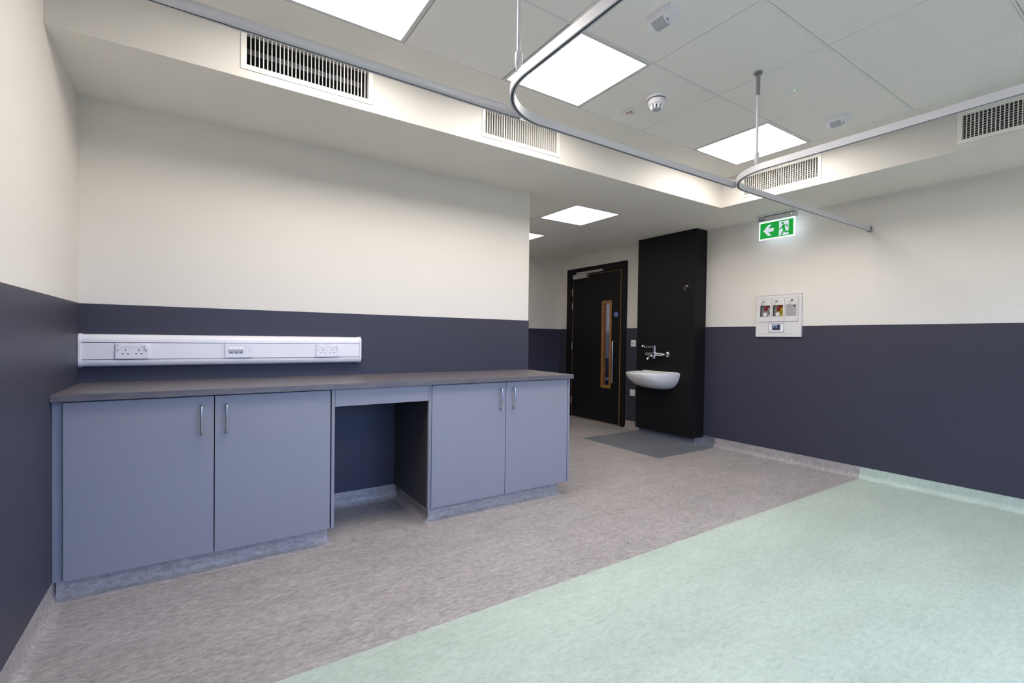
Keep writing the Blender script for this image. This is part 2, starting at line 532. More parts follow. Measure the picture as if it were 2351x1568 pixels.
# bulkhead faces with grille openings
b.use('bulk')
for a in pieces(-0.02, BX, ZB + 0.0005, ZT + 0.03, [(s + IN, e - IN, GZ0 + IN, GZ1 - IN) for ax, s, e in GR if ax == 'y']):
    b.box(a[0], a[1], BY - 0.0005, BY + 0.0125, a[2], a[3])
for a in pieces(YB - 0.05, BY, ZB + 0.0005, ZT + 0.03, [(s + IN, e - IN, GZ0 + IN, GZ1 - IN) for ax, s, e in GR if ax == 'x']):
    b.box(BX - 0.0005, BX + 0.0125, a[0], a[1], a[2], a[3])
# structural slab above everything
b.use('void').box(-0.1, XR + 0.15, YB - 0.12, YF + 0.12, 3.0, 3.1)
ceil = struct(b, 'ceiling')
wall('wall_void', [(-0.1, XR + 0.14, YB - 0.12, YB - 0.02, H, 3.0), (-0.1, XR + 0.14, YF + 0.02, YF + 0.12, H, 3.0),
                   (-0.1, 0.0, YB - 0.02, YF + 0.02, H, 3.0), (XR + 0.04, XR + 0.14, YB - 0.02, YF + 0.02, H, 3.0)], 'void')

def tiles(ox, oy, z, i0, i1, j0, j1, lights, name):
    b = MB().use('tile')
    for i in range(i0, i1):
        for j in range(j0, j1):
            if (i, j) in lights: continue
            X0, X1, Y0, Y1 = ox + i * T, ox + (i + 1) * T, oy + j * T, oy + (j + 1) * T
            b.use('tile').box(X0 + 0.0012, X1 - 0.0012, Y0 + 0.0062, Y1 - 0.0062, z + 0.0005, z + 0.0125, 0.0015, 1)
    b.use('tbar')
    for j in range(j0, j1 + 1):
        yy = oy + j * T
        b.box(ox + i0 * T, ox + i1 * T, yy - 0.0045, yy + 0.0045, z - 0.0004, z + 0.004)
    b.use('void').box(ox + i0 * T, ox + i1 * T, oy + j0 * T, oy + j1 * T, z + 0.10, z + 0.11)
    b.use('grey')
    for i in range(i0, i1 + 1):
        b.box(ox + i * T - 0.02, ox + i * T + 0.02, oy + j0 * T, oy + j1 * T, z + 0.014, z + 0.018)
    for j in range(j0, j1 + 1):
        b.box(ox + i0 * T, ox + i1 * T, oy + j * T - 0.02, oy + j * T + 0.02, z + 0.0185, z + 0.022)
    o = b.build(name, None, ceil); o['kind'] = 'structure'
ML = {(-3, -1), (-1, -1), (2, -1), (-3, -6), (0, -6), (2, -6)}
AL = {(-1, 0), (-1, 2)}
tiles(GX, GY, ZT, -4, 3, -7, 0, ML, 'ceiling_tiles')
tiles(AX, AY, ZB, -1, 1, 0, 3, AL, 'ceiling_tiles')

# ------------------------------------------------------------------ LED panels
def lamp(x, y, z, label, grp, src=None, em='lamp'):
    if src: return dup(src, (x, y, z), label)
    t = thing('ceiling_light', label, 'ceiling light', (x, y, z), DOWN, grp)
    b = MB().use('lampframe'); o_, i_ = 0.297, 0.275
    for a in [(-o_, o_, -o_, -i_), (-o_, o_, i_, o_), (-o_, -i_, -i_, i_), (i_, o_, -i_, i_)]:
        b.box(a[0], a[1], a[2], a[3], -0.012, 0.0008, 0.0006, 1)
    b.box(-i_ - 0.005, i_ + 0.005, -i_ - 0.005, i_ + 0.005, -0.05, -0.012)
    b.build('frame', None, t)
    MB().use(em).box(-i_, i_, -i_, i_, -0.0115, -0.0005).build('diffuser', None, t)
    return t
G1 = 'LED ceiling panels'
def cell(ox, oy, i, j): return ox + (i + .5) * T, oy + (j + .5) * T
L0 = lamp(*cell(GX, GY, -1, -1), ZT, 'bright square ceiling panel behind the bend of the curtain track', G1)
lamp(*cell(GX, GY, -3, -1), ZT, 'bright square ceiling panel cut by the top edge, left of the first hanging rod', G1, L0)
lamp(*cell(GX, GY, 2, -1), ZT, 'bright square ceiling panel crossed by the second hanging rod, beside the far bulkhead corner', G1, L0)
L1 = lamp(*cell(AX, AY, -1, 0), ZB, 'bright square panel in the low recess ceiling, wholly in view in front of the door', G1, None, 'lamp_low')
lamp(*cell(AX, AY, -1, 2), ZB, 'sliver of bright panel in the low recess ceiling beside the corner of the cream wall', G1, L1)
lamp(*cell(GX, GY, -3, -6), ZT, 'unseen ceiling panel added for light near the window and the left wall, behind the camera', G1, L0)  # this rear row is out of view, added to brighten the room
lamp(*cell(GX, GY, 0, -6), ZT, 'unseen ceiling panel added for light near the window, middle of the row behind the camera', G1, L0)
lamp(*cell(GX, GY, 2, -6), ZT, 'unseen ceiling panel added for light near the window and the right wall, behind the camera', G1, L0)

# ------------------------------------------------------------------ air grilles
def grille(k, label, egg):
    ax, s, e = GR[k]
    L = e - s; Hh = GZ1 - GZ0
    if ax == 'y': t = thing('air_grille', label, 'air vent', (s, BY - 0.0005, GZ0), BACK, 'air grilles in the bulkhead')
    else: t = thing('air_grille', label, 'air vent', (BX - 0.0005, e, GZ0), RIGHT, 'air grilles in the bulkhead')
    b = MB().use('grille'); f = 0.026
    for a in [(0, L, 0, f), (0, L, Hh - f, Hh), (0, f, f, Hh - f), (L - f, L, f, Hh - f)]:
        b.box(a[0], a[1], a[2], a[3], 0.0, 0.004, 0.0012, 1)
    for a in [(f - .002, L - f + .002, f - .002, f), (f - .002, L - f + .002, Hh - f, Hh - f + .002), (f - .002, f, f, Hh - f), (L - f, L - f + .002, f, Hh - f)]:
        b.box(a[0], a[1], a[2], a[3], -0.03, 0.001)
    b.build('frame', None, t)
    b = MB().use('grille'); n = 32; p = (L - 2 * f) / n
    for q in range(1, n):
        xx = f + p * q
        b.box(xx - 0.0021, xx + 0.0021, f, Hh - f, (-0.010, -0.017, -0.009)[egg], -0.001)
    b.build('vertical_blades', None, t)
    if egg == 2:
        b = MB().use('grille'); n = 10; p = (Hh - 2 * f) / n
        for q in range(1, n):
            zz = f + p * q
            b.box(f, L - f, zz - 0.0010, zz + 0.0010, -0.026, -0.0092)
        b.build('horizontal_blades', None, t)
    b = MB().use('duct'); d = -0.19; w = 0.002
    o_ = 0.0205
    b.box(f - .006, L - f + .006, f - .006, Hh - f + .006, d - w, d)
    b.box(f - .006, L - f + .006, f - .006, f - .003, d, -0.032)
    b.box(f - .006, L - f + .006, Hh - f + .003, Hh - f + .006, d, -0.032)
    b.box(f - .006, f - .003, f - .003, Hh - f + .003, d, -0.032)
    b.box(L - f + .003, L - f + .006, f - .003, Hh - f + .003, d, -0.032)
    if egg == 0:
        b.use('damper').box(f, L - f, Hh * .66, Hh * .80, -0.12, -0.112)
        b.box(f - .002, f + .004, f, Hh * .60, -0.11, -0.034)
    b.build('duct_box', None, t)
    for q in (0.13, 0.5, 0.9):
        for zz in (0.0115, Hh - 0.0115):
            MB().use('grille').lathe([(0.0062, 0.0035), (0.0062, 0.0056), (0.0038, 0.0072)], (L * q, zz, 0), 14).build('screw', None, t)
    return t
grille(0, 'cream air grille with open vertical slats nearest the left wall, dark duct behind', 0)
grille(1, 'cream air grille with angled vertical slats behind the joint of the two curtain tracks', 1)
grille(2, 'cream cross-bladed air grille behind the second track bend, beside the bulkhead corner', 2)
grille(3, 'cream cross-bladed air grille cut by the right edge of the photo', 2)

# ------------------------------------------------------------------ curtain tracks
ZR0, ZR1, YT = 2.133, 2.168, -1.597
def rail(path, label, extra=None):
    t = thing('curtain_track', label, 'curtain track', (0, 0, 0), group='suspended curtain tracks')
    w = 0.0095
    prof = [(-w, ZR0), (-w, ZR1), (w, ZR1), (w, ZR0), (0.0035, ZR0), (0.0035, ZR0 + 0.012), (-0.0035, ZR0 + 0.012), (-0.0035, ZR0)]
    P = [Vector(p) for p in path]
    b = MB().use('alu'); b.sweep(prof, path); b.build('track_profile', None, t)
    b = MB().use('slot'); b.sweep([(-0.0034, ZR0 + 0.0008), (-0.0034, ZR0 + 0.0118), (0.0034, ZR0 + 0.0118), (0.0034, ZR0 + 0.0008)], path); b.build('track_slot', None, t)
    return t
def bend(cx, cy, r, a0, a1, n=22):
    return [(cx + r * math.cos(a0 + (a1 - a0) * k / n), cy + r * math.sin(a0 + (a1 - a0) * k / n)) for k in range(n + 1)]
R1 = 0.30
XA, XB = 1.520, 3.160
# left stretch butts on the first bend; each curved track comes from the window side and turns right
t1 = rail([(0.004, YT), (XA + R1 - 0.118, YT)], 'straight grey curtain track crossing the upper left, fixed to the left wall')
MB().use('alud').box(0.0003, 0.02, YT - 0.016, YT + 0.016, ZR0 - 0.004, ZR1 + 0.004, 0.002, 1).build('wall_bracket', None, t1)
MB().use('alu').box(1.50, XA + R1 - 0.118, YT - 0.0125, YT + 0.0125, ZR1 + 0.0001, ZR1 + 0.003, 0.001, 1).build('joint_plate', None, t1)
t2 = rail([(XA, YB + 0.02)] + bend(XA + R1, YT - R1, R1, PI, PI / 2) + [(XB + R1 - 0.118, YT)], 'curved grey curtain track with the nearer bend, under the first hanging rod')
MB().use('alu').box(3.22, XB + R1 - 0.118, YT - 0.0125, YT + 0.0125, ZR1 + 0.0001, ZR1 + 0.003, 0.001, 1).build('joint_plate', None, t2)
MB().use('alud').box(XA - 0.016, XA + 0.016, YB + 0.001, YB + 0.022, ZR0 - 0.004, ZR1 + 0.004, 0.002, 1).build('wall_bracket', None, t2)
t3 = rail([(XB, YB + 0.02)] + bend(XB + R1, YT - R1, R1, PI, PI / 2) + [(XR - 0.004, YT)], 'curved grey curtain track with the farther bend, running to a bracket on the right wall')
MB().use('alud').box(XR - 0.022, XR + 0.0035, YT - 0.016, YT + 0.016, ZR0 - 0.005, ZR1 + 0.006, 0.002, 1).build('wall_bracket', None, t3)
MB().use('alud').box(XB - 0.016, XB + 0.016, YB + 0.001, YB + 0.022, ZR0 - 0.004, ZR1 + 0.004, 0.002, 1).build('wall_bracket', None, t3)
def rod(x, y, label):
    t = thing('hanging_rod', label, 'hanging rod', (x, y, ZR1), group='rods holding the curtain tracks')
    Ht = ZT - ZR1
    MB().use('alu').lathe([(0.007, 0.05), (0.007, Ht - 0.11)], n=18).build('rod', None, t)
    MB().use('alu').lathe([(0.0075, 0.0), (0.009, 0.012), (0.0135, 0.024), (0.0135, 0.066), (0.011, 0.070)], n=20).build('lower_ferrule', None, t)
    MB().use('alud').lathe([(0.0105, Ht - 0.125), (0.0105, Ht - 0.010), (0.021, Ht - 0.009), (0.021, Ht - 0.001)], n=22).build('upper_ferrule', None, t)
    return t
rod(XA, -1.845, 'thin silver hanging rod on the nearer track bend, cut by the top edge')
rod(XB + 0.005, -1.830, 'thin silver hanging rod on the farther track bend, in front of a light panel')

# ------------------------------------------------------------------ things on the ceiling
def pir(x, y, label, rz, mark):
    t = thing('motion_sensor', label, 'motion sensor', (x, y, ZT), (PI, 0, rz), 'white motion sensors on the ceiling tiles')
    # local: x along the bar, z down
    def half(w, h, n=12):
        p = [(-w, 0)]
        p.append((-w, h * .35))
        for k in range(n + 1):
            a = PI - PI * k / n
            p.append((w * .93 * math.cos(a), h * .35 + h * .65 * math.sin(a)))
        p.append((w, h * .35)); p.append((w, 0))
        return p
    MB().use('white').prism([(a, c) for a, c in half(0.046, 0.054)], -0.060, 0.052, 'x', True).build('housing', None, t)
    MB().use('white').prism([(a, c) for a, c in half(0.040, 0.048)], 0.052, 0.066, 'x', True).build('end_cap', None, t)
    MB().use('white').prism([(a, c) for a, c in half(0.040, 0.046)], -0.066, -0.060, 'x', True).build('end_cap', None, t)
    q = [(0.0475 * .93 * math.cos(a), 0.0192 + 0.0356 * math.sin(a)) for a in [math.radians(v) for v in range(20, 111, 10)]]
    q += [(0.0440 * .93 * math.cos(a), 0.0192 + 0.0330 * math.sin(a)) for a in [math.radians(v) for v in range(110, 19, -10)]]
    MB().use('lens').prism(q, -0.040, 0.024, 'x', True).build('lens', None, t)
    MB().use('grey').box(0.036, 0.040, 0.012, 0.030, 0.047, 0.0535, 0.0005, 1).build('mark', None, t)
    return t
pir(2.335, -1.845, 'white box motion sensor on the ceiling near the top edge, between two tile joints', -PI/2, 1)
pir(4.138, -1.840, 'white box motion sensor on the ceiling above the right-hand curtain track, seen smaller', -PI/2, 0)

t = thing('smoke_detector', 'round white smoke detector hanging from the ceiling beside a small printed plate', 'smoke detector', (2.913, -1.338, ZT), DOWN); t.scale = (1.16, 1.16, 1.12)
MB().use('white').lathe([(0.051, 0.0), (0.052, 0.010), (0.050, 0.016), (0.047, 0.017)], n=40).build('base', None, t)
b = MB().use('white').lathe([(0.044, 0.021), (0.044, 0.046), (0.040, 0.050), (0.030, 0.052)], n=40)
b.use('dark').lathe([(0.0445, 0.0165), (0.0445, 0.0215)], n=40)
b.build('body', None, t)
MB().use('dark').lathe([(0.027, 0.052), (0.018, 0.068)], n=24).build('sensing_chamber', None, t)
b = MB().use('white')
for k in range(9):
    a = 2 * PI * k / 9
    c, s_ = math.cos(a), math.sin(a)
    b.tube([(0.031 * c, 0.031 * s_, 0.050), (0.0225 * c, 0.0225 * s_, 0.071)], [0.0072, 0.0058], 8)
b.build('cage', None, t)
MB().use('lens').lathe([(0.023, 0.068), (0.022, 0.072), (0.016, 0.0735)], n=28).build('cap', None, t)

t = thing('indicator_plate', 'small square plate with red print on the ceiling beside the smoke detector', 'plate', (2.930, -1.117, ZT), (PI, 0, 0.0))
MB().use('tbar').box(-0.043, 0.043, -0.043, 0.043, 0, 0.006, 0.0015, 1).build('plate', None, t)
b = MB().use('redmark')
for q, (a, c) in enumerate(((-0.030, 0.018), (-0.030, 0.020))):
    b.box(-0.022 + q * 0.010, -0.016 + q * 0.010, a, c, 0.0058, 0.0064)
b.box(0.012, 0.017, -0.018, 0.012, 0.0058, 0.0064)
b.build('print', None, t)
MB().use('red').lathe([(0.0040, 0.005), (0.0035, 0.0078)], (0.002, 0.0, 0), 12).build('lamp', None, t)

t = thing('indicator_disc', 'flush white disc with a green light on the ceiling right of the second hanging rod', 'indicator light', (3.527, -1.850, ZT), DOWN)
MB().use('tbar').lathe([(0.036, 0), (0.036, 0.0015), (0.030, 0.003)], n=36).build('disc', None, t)
MB().use('led').lathe([(0.0032, 0.002), (0.0030, 0.0038)], (0, 0, 0), 10).build('green_lamp', None, t)
t = thing('indicator_disc', 'tiny disc with a green light in the low recess ceiling in front of the door', 'indicator light', (4.388, 0.936, ZB), DOWN)
MB().use('tbar').lathe([(0.024, 0), (0.024, 0.0012), (0.020, 0.002)], n=30).build('disc', None, t)
MB().use('led').lathe([(0.0038, 0.0015), (0.0036, 0.0030)], (0, 0, 0), 10).build('green_lamp', None, t)

# ------------------------------------------------------------------ exit sign
t = thing('exit_sign', 'lit green exit sign with white arrow and running figure hanging below the ceiling', 'exit sign', (5.262, -0.880, ZB), RIGHT)
# local x right, y up, z towards the room
MB().use('white').box(-0.180, 0.180, -0.014, 0, -0.045, 0.050, 0.004, 2).build('base_plate', None, t)
b = MB().use('lampframe')
b.prism([(-0.020, -0.030), (-0.062, -0.026), (-0.062, 0.024), (-0.020, 0.036)], -0.172, 0.172, 'x')
hs = b.build('housing', None, t)
hs.rotation_euler = (0, 0, 0)
MB().use('dark').box(-0.165, 0.165, -0.020, -0.014, -0.03, 0.034).build('shadow_gap', None, t)
MB().use('grey').box(-0.165, -0.105, -0.0545, -0.032, 0.024, 0.0352).build('maker_plate', None, t)
MB().use('led').lathe([(0.0042, 0), (0.004, 0.002)], (0.146, -0.036, 0.0315), 10).build('green_lamp', None, t)
pn = MB().use('sign_edge').box(-0.168, 0.168, -0.240, -0.062, 0.004, 0.016, 0.003, 2).build('light_panel', None, t)
px0, px1, py0, py1 = -0.156, 0.156, -0.231, -0.076
MB().use('sign_green').box(px0, px1, py0, py1, 0.0162, 0.0170).build('green_face', None, t)
sx, sy = px1 - px0, py1 - py0
def SP(u, v): return (px0 + u * sx, py0 + v * sy)
b = MB().use('sign_white')
b.prism([SP(.10, .50), SP(.25, .84), SP(.355, .84), SP(.255, .62), SP(.42, .62), SP(.42, .40), SP(.255, .40), SP(.355, .16), SP(.25, .16)], 0.0171, 0.0176)
b.build('arrow', None, t)
b = MB().use('sign_white').prism([SP(.58, .05), SP(.58, .93), SP(.865, .93), SP(.865, .05)], 0.0171, 0.0175)
b.build('door_symbol', None, t)
b = MB().use('sign_green')
def limb(pts, w):
    for (a, c), (d, e_) in zip(pts, pts[1:]):
        A, Bq = Vector(SP(a, c)), Vector(SP(d, e_)); dv = (Bq - A).normalized(); nn = Vector((-dv.y, dv.x)) * w
        b.prism([tuple(A - nn), tuple(Bq - nn), tuple(Bq + nn), tuple(A + nn)], 0.0176, 0.0180)
        b.lathe([(w, 0.0176), (w, 0.0180)], (Bq.x, Bq.y, 0), 12)
        b.lathe([(w, 0.0176), (w, 0.0180)], (A.x, A.y, 0), 12)
hx, hy = SP(.69, .80)
b.lathe([(0.0110, 0.0176), (0.0110, 0.0180)], (hx, hy, 0), 20)
limb([(.71, .64), (.735, .42)], 0.0110)
limb([(.71, .67), (.80, .655), (.835, .545)], 0.0050)
limb([(.70, .67), (.65, .50), (.585, .475)], 0.0050)
limb([(.735, .40), (.775, .235), (.885, .235)], 0.0065)
limb([(.73, .40), (.695, .22), (.655, .08)], 0.0065)
b.build('running_figure', None, t)

# ------------------------------------------------------------------ basin column
fx, cy0, cy1 = CB
t = thing('basin_column', 'tall black laminate boxed column standing against the right wall behind the basin', 'column', (XR, 0.35, 0))
cb = Vector((XR, 0.35, 0))
def L2(b, x0, x1, y0, y1, z0, z1, bev=0.0):
    return b.box(x0 - cb.x, x1 - cb.x, y0 - cb.y, y1 - cb.y, z0, z1, bev, 1)
L2(MB().use('carcass'), fx + 0.07, XR + 0.003, cy0 + 0.012, cy1 - 0.012, 0.101, ZB - 0.001).build('carcass', None, t)
for a, c in ((0.083, 0.5195), (0.5215, 1.2115), (1.2135, ZB - 0.0008)):
    L2(MB().use('black_lam'), fx, fx + 0.014, cy0 + 0.0185, cy1, a, c, 0.0006).build('front_panel', None, t)
L2(MB().use('black_lam'), fx, XR + 0.003, cy0, cy0 + 0.0175, 0.083, ZB - 0.0008, 0.0006).build('side_panel', None, t)
L2(MB().use('black_lam'), fx + 0.0145, XR + 0.003, cy1 - 0.013, cy1, 0.083, ZB - 0.0008, 0.0006).build('side_panel', None, t)
k = thing('cupboard_lock', 'small lock with a hanging key high on the black column', 'lock', (fx, 0.042, 1.792), RIGHT)
MB().use('steel').lathe([(0.011, 0), (0.011, 0.004), (0.008, 0.006)], n=20).build('lock_barrel', None, k)
b = MB().use('steel').box(-0.0012, 0.0012, -0.010, 0.010, 0.006, 0.030)
b.build('key', None, k)
b = MB().use('steel')
b.tube([(-0.006 + 0.011 * math.sin(a) - 0.006, -0.006 + 0.011 * math.cos(a) - 0.004, 0.026) for a in [2 * PI * q / 16 for q in range(17)]], 0.0011, 6)
b.box(-0.016, -0.011, -0.052, -0.018, 0.0245, 0.0270, 0.0005, 1)
b.build('spare_key', None, k)

# ------------------------------------------------------------------ wash basin
def build_basin():
    t = thing('wash_basin', 'white ceramic wash basin mounted on the black column below the tap', 'basin', (fx, 0.388, 0.800), RIGHT)
    a, p, D = 0.270, 0.455, 0.205      # half width, projection, depth
    N = 36
    def ring(ha, pr, y, n=2.7, z0=0.0):
        out = []
        for k in range(N + 1):
            th_ = PI * k / N
            c, s_ = math.cos(th_), math.sin(th_)
            out.append((ha * math.copysign(abs(c) ** (2 / n), c), y, z0 + (pr - z0) * abs(s_) ** (2 / n)))
        return out
    b = MB().use('ceramic'); bm = b.bm
    levels = []
    for k in range(15):                 # outside, from underside to the rim
        f = k / 14
        ph = (1 - f) * PI / 2
        y = -D * math.sin(ph)
        sa = max(0.02, math.cos(ph)) ** 0.66
        sp = max(0.02, math.cos(ph)) ** 1.12
        levels.append(ring(a * sa, 0.03 + (p - 0.03) * sp, y - (0.008 if k == 14 else 0), 2.9))
    levels.append(ring(a - 0.002, p - 0.002, -0.002, 2.9))
    levels.append(ring(a - 0.010, p - 0.010, 0.0, 2.9))
    levels.append(ring(a - 0.030, p - 0.026, -0.004, 2.9, 0.085))
    for k in range(1, 9):
        f = k / 8
        sc = math.cos(f * PI / 2 * 0.92) ** 0.5
        cz = 0.24
        rg = ring((a - 0.036), p - 0.034, -0.006 - 0.125 * math.sin(f * PI / 2), 2.7, 0.092)
        levels.append([(x * sc, y, cz + (z - cz) * sc) for x, y, z in rg])
    vr = [[bm.verts.new(v) for v in lv] for lv in levels]
    fs = []
    for A, B in zip(vr, vr[1:]):
        for k in range(N): fs.append(bm.faces.new((A[k], A[k + 1], B[k + 1], B[k])))
        fs.append(bm.faces.new((A[N], A[0], B[0], B[N])))
    fs.append(bm.faces.new(vr[-1])); fs.append(bm.faces.new(vr[0][::-1]))
    b._set(fs, True)
    b.build('bowl', None, t, sharp=60)
    MB().use('ceramic').box(-0.255, 0.255, -0.012, 0.0075, 0.0005, 0.022, 0.004, 3).build('back_ledge', None, t)
    w = MB().use('chrome').lathe([(0.022, 0), (0.022, 0.003), (0.014, 0.0035)], n=24)
    w = w.build('waste', None, t); w.rotation_euler = (-PI / 2, 0, 0); w.location = (0, -0.130, 0.24)
    return t
build_basin()

# tap: lever mixer on a bar in front of the column
t = thing('lever_tap', 'chrome wall mounted lever tap above the wash basin', 'tap', (fx, 0.425, 1.010), RIGHT)
# local x runs to the right along the wall (towards the room), z out of the wall
b = MB().use('chrome')
for xx in (0.135, -0.135):
    q_ = 1.0 if xx > 0 else 0.55
    MB().use('chrome').lathe([(0.031 * q_, 0.0), (0.031 * q_, 0.006), (0.024 * q_, 0.010), (0.013, 0.012), (0.013, 0.05)], (xx, 0, 0), 26).build('wall_union', None, t)
b.tube([(-0.135, 0, 0.050), (-0.135, 0, 0.066), (-0.128, 0, 0.072), (-0.10, 0, 0.072)], 0.013, 14)
b.tube([(0.135, 0, 0.050), (0.135, 0, 0.066), (0.128, 0, 0.072), (0.10, 0, 0.072)], 0.013, 14)
b.tube([(-0.118, 0, 0.072), (0.105, 0, 0.072)], 0.0200, 20)
b.build('mixer_bar', None, t)
MB().use('chrome').tube([(0.0, -0.052, 0.075), (0.0, -0.048, 0.075), (0.0, 0.020, 0.075), (0.0, 0.0205, 0.075), (0, 0.024, 0.075), (0, 0.098, 0.075), (0, 0.103, 0.075)],
                        [0.017, 0.022, 0.024, 0.022, 0.026, 0.026, 0.021], 22).build('mixer_body', None, t)
b = MB().use('chrome')
b.tube([(0, 0.090, 0.085), (-0.004, 0.090, 0.14), (-0.012, 0.091, 0.205), (-0.016, 0.093, 0.226), (-0.018, 0.103, 0.243), (-0.019, 0.098, 0.258), (-0.019, 0.086, 0.262)],
       [0.013, 0.012, 0.0125, 0.0125, 0.011, 0.010, 0.009], 14)
b.build('lever', None, t)
MB().use('chrome').tube([(0, -0.034, 0.080), (-0.002, -0.030, 0.115), (-0.004, -0.030, 0.150), (-0.006, -0.042, 0.176), (-0.006, -0.064, 0.184)],
                        [0.013, 0.013, 0.012, 0.012, 0.013], 14).build('spout', None, t)

# ------------------------------------------------------------------ switch and socket beside the door
t = thing('fused_switch', 'small white switch plate between the door frame and the black column', 'switch', (XR, 0.979, 1.130), RIGHT)
MB().use('white').box(-0.043, 0.043, -0.043, 0.043, 0, 0.009, 0.003, 2).build('plate', None, t)
b = MB().use('lens').box(-0.018, 0.0, -0.008, 0.010, 0.0085, 0.011, 0.0006, 1); b.build('fuse_cover', None, t)
MB().use('white').box(0.006, 0.016, -0.008, 0.010, 0.0085, 0.013, 0.001, 1).build('rocker', None, t)
for xx in (-0.032, 0.032): MB().use('grey').lathe([(0.0028, 0.008), (0.0028, 0.0096)], (xx, 0.0, 0), 10).build('screw', None, t)
def pins(t, cx, cy, z):
    MB().use('dark').box(cx - 0.0022, cx + 0.0022, cy + 0.006, cy + 0.0145, z, z + 0.0006).build('pin_hole', None, t)
    for s_ in (-1, 1): MB().use('dark').box(cx + s_ * 0.0115 - 0.0036, cx + s_ * 0.0115 + 0.0036, cy - 0.0115, cy - 0.0070, z, z + 0.0006).build('pin_hole', None, t)
t = thing('wall_socket', 'small white single socket low between the door frame and the black column', 'socket', (XR, 0.979, 0.478), RIGHT)
MB().use('white').box(-0.043, 0.043, -0.043, 0.043, 0, 0.009, 0.003, 2).build('plate', None, t)
pins(t, 0.004, -0.004, 0.0088)
MB().use('white').box(-0.034, -0.025, 0.012, 0.032, 0.0085, 0.013, 0.001, 1).build('rocker', None, t)

# ------------------------------------------------------------------ door
t = bpy.data.objects.new('door_1', None); COL.objects.link(t); t.location = (XR, 1.70, 0); t.rotation_euler = RIGHT; t['kind'] = 'structure'
# local: x right (= -Y), y up, z towards the room; door centre line at local 0
def ly(Y): return 1.70 - Y
f0, f1, l0, l1 = ly(2.307), ly(1.105), ly(2.178), ly(1.206)
FT, LT = 2.238, 2.130
b = MB().use('black_lam')
b.box(f0, l0 - 0.022, 0.001, FT, 0.0, 0.020, 0.001).box(l1 + 0.022, f1, 0.001, FT, 0.0, 0.020, 0.001)
b.box(l0 - 0.0225, l1 + 0.0225, LT + 0.022, FT, 0.0, 0.020, 0.001)
b.box(l0 - 0.032, l0 - 0.004, 0.001, LT + 0.03, -0.12, 0.006, 0.001).box(l1 + 0.004, l1 + 0.032, 0.001, LT + 0.03, -0.12, 0.006, 0.001)
b.box(l0 - 0.004, l1 + 0.004, LT + 0.004, LT + 0.03, -0.12, 0.006, 0.001)
b.build('door_frame', None, t)
v0, v1, vz0, vz1 = ly(1.556), ly(1.366), 0.495, 1.722
b = MB().use('black_lam')
for a in pieces(l0 + 0.007, l1 - 0.007, 0.012, LT - 0.006, [(v0, v1, vz0, vz1)]): b.box(a[0], a[1], a[2], a[3], -0.046, -0.002)
lf = b.build('door_leaf', None, t); lf.location = (0, 0, 0.0135)
b = MB().use('edge')
b.box(l0, l0 + 0.0068, 0.005, LT, -0.046, -0.0015).box(l1 - 0.0068, l1, 0.005, LT, -0.046, -0.0015)
b.box(l0 + .0068, l1 - .0068, 0.005, 0.0118, -0.046, -0.0015).box(l0 + .0068, l1 - .0068, LT - 0.0058, LT, -0.046, -0.0015)
b.build('oak_lipping', None, lf)
b = MB().use('oak'); w = 0.036
for a in [(v0, v0 + w, vz0, vz1), (v1 - w, v1, vz0, vz1), (v0 + w, v1 - w, vz0, vz0 + w), (v0 + w, v1 - w, vz1 - w, vz1)]:
    b.box(a[0], a[1], a[2], a[3], -0.052, 0.006, 0.002)
b.build('vision_frame', None, lf)
MB().use('glass').box(v0 + w, v1 - w, vz0 + w, vz1 - w, -0.016, -0.010).build('glass', None, lf)
hy = ly(1.278)
pts = [(hy, 0.585, -0.002), (hy, 0.585, 0.055), (hy, 0.592, 0.066), (hy, 0.605, 0.070), (hy, 1.135, 0.070), (hy, 1.148, 0.066), (hy, 1.155, 0.055), (hy, 1.155, -0.002)]
MB().use('steel').tube(pts, 0.0105, 14).build('door_handle', None, lf)
sg = MB().use('blue').lathe([(0.040, 0), (0.040, 0.0012)], (0, 0, 0), 36).build('fire_door_sign', None, lf); sg.location = (ly(1.288), 1.520, -0.0018)
b = MB().use('white'); 
for k_ in range(48):
    a = 2 * PI * k_ / 48; a2 = 2 * PI * (k_ + 1) / 48
    b.quad(*[(r_ * math.cos(q), r_ * math.sin(q), 0.0016) for r_, q in ((0.0355, a), (0.0372, a), (0.0372, a2), (0.0355, a2))])
b.build('rim', None, sg)
lettering('FIRE DOOR\nKEEP\nSHUT', 0.0150, 'white', sg, (0, 0, 0.0018))
MB().use('closer').box(ly(2.13), ly(1.845), 2.077, 2.140, -0.0018, 0.052, 0.002).build('door_closer', None, lf)
b = MB().use('closer').box(ly(2.072), ly(1.537), 2.146, 2.174, 0.020, 0.046, 0.0015)
b.build('closer_track', None, t)
b = MB().use('closer').tube([(ly(1.99), 2.139, 0.036), (ly(1.99), 2.150, 0.036)], 0.006, 10)
b.box(ly(1.99), ly(1.62), 2.1415, 2.1455, 0.030, 0.042)
b.build('closer_arm', None, t)
for z0_, z1_ in ((1.827, 1.940), (1.620, 1.733), (1.012, 1.126), (0.195, 0.302)):
    MB().use('closer').box(l0 - 0.010, l0 - 0.0005, z0_, z1_, 0.0123, 0.019, 0.001).build('hinge', None, t)
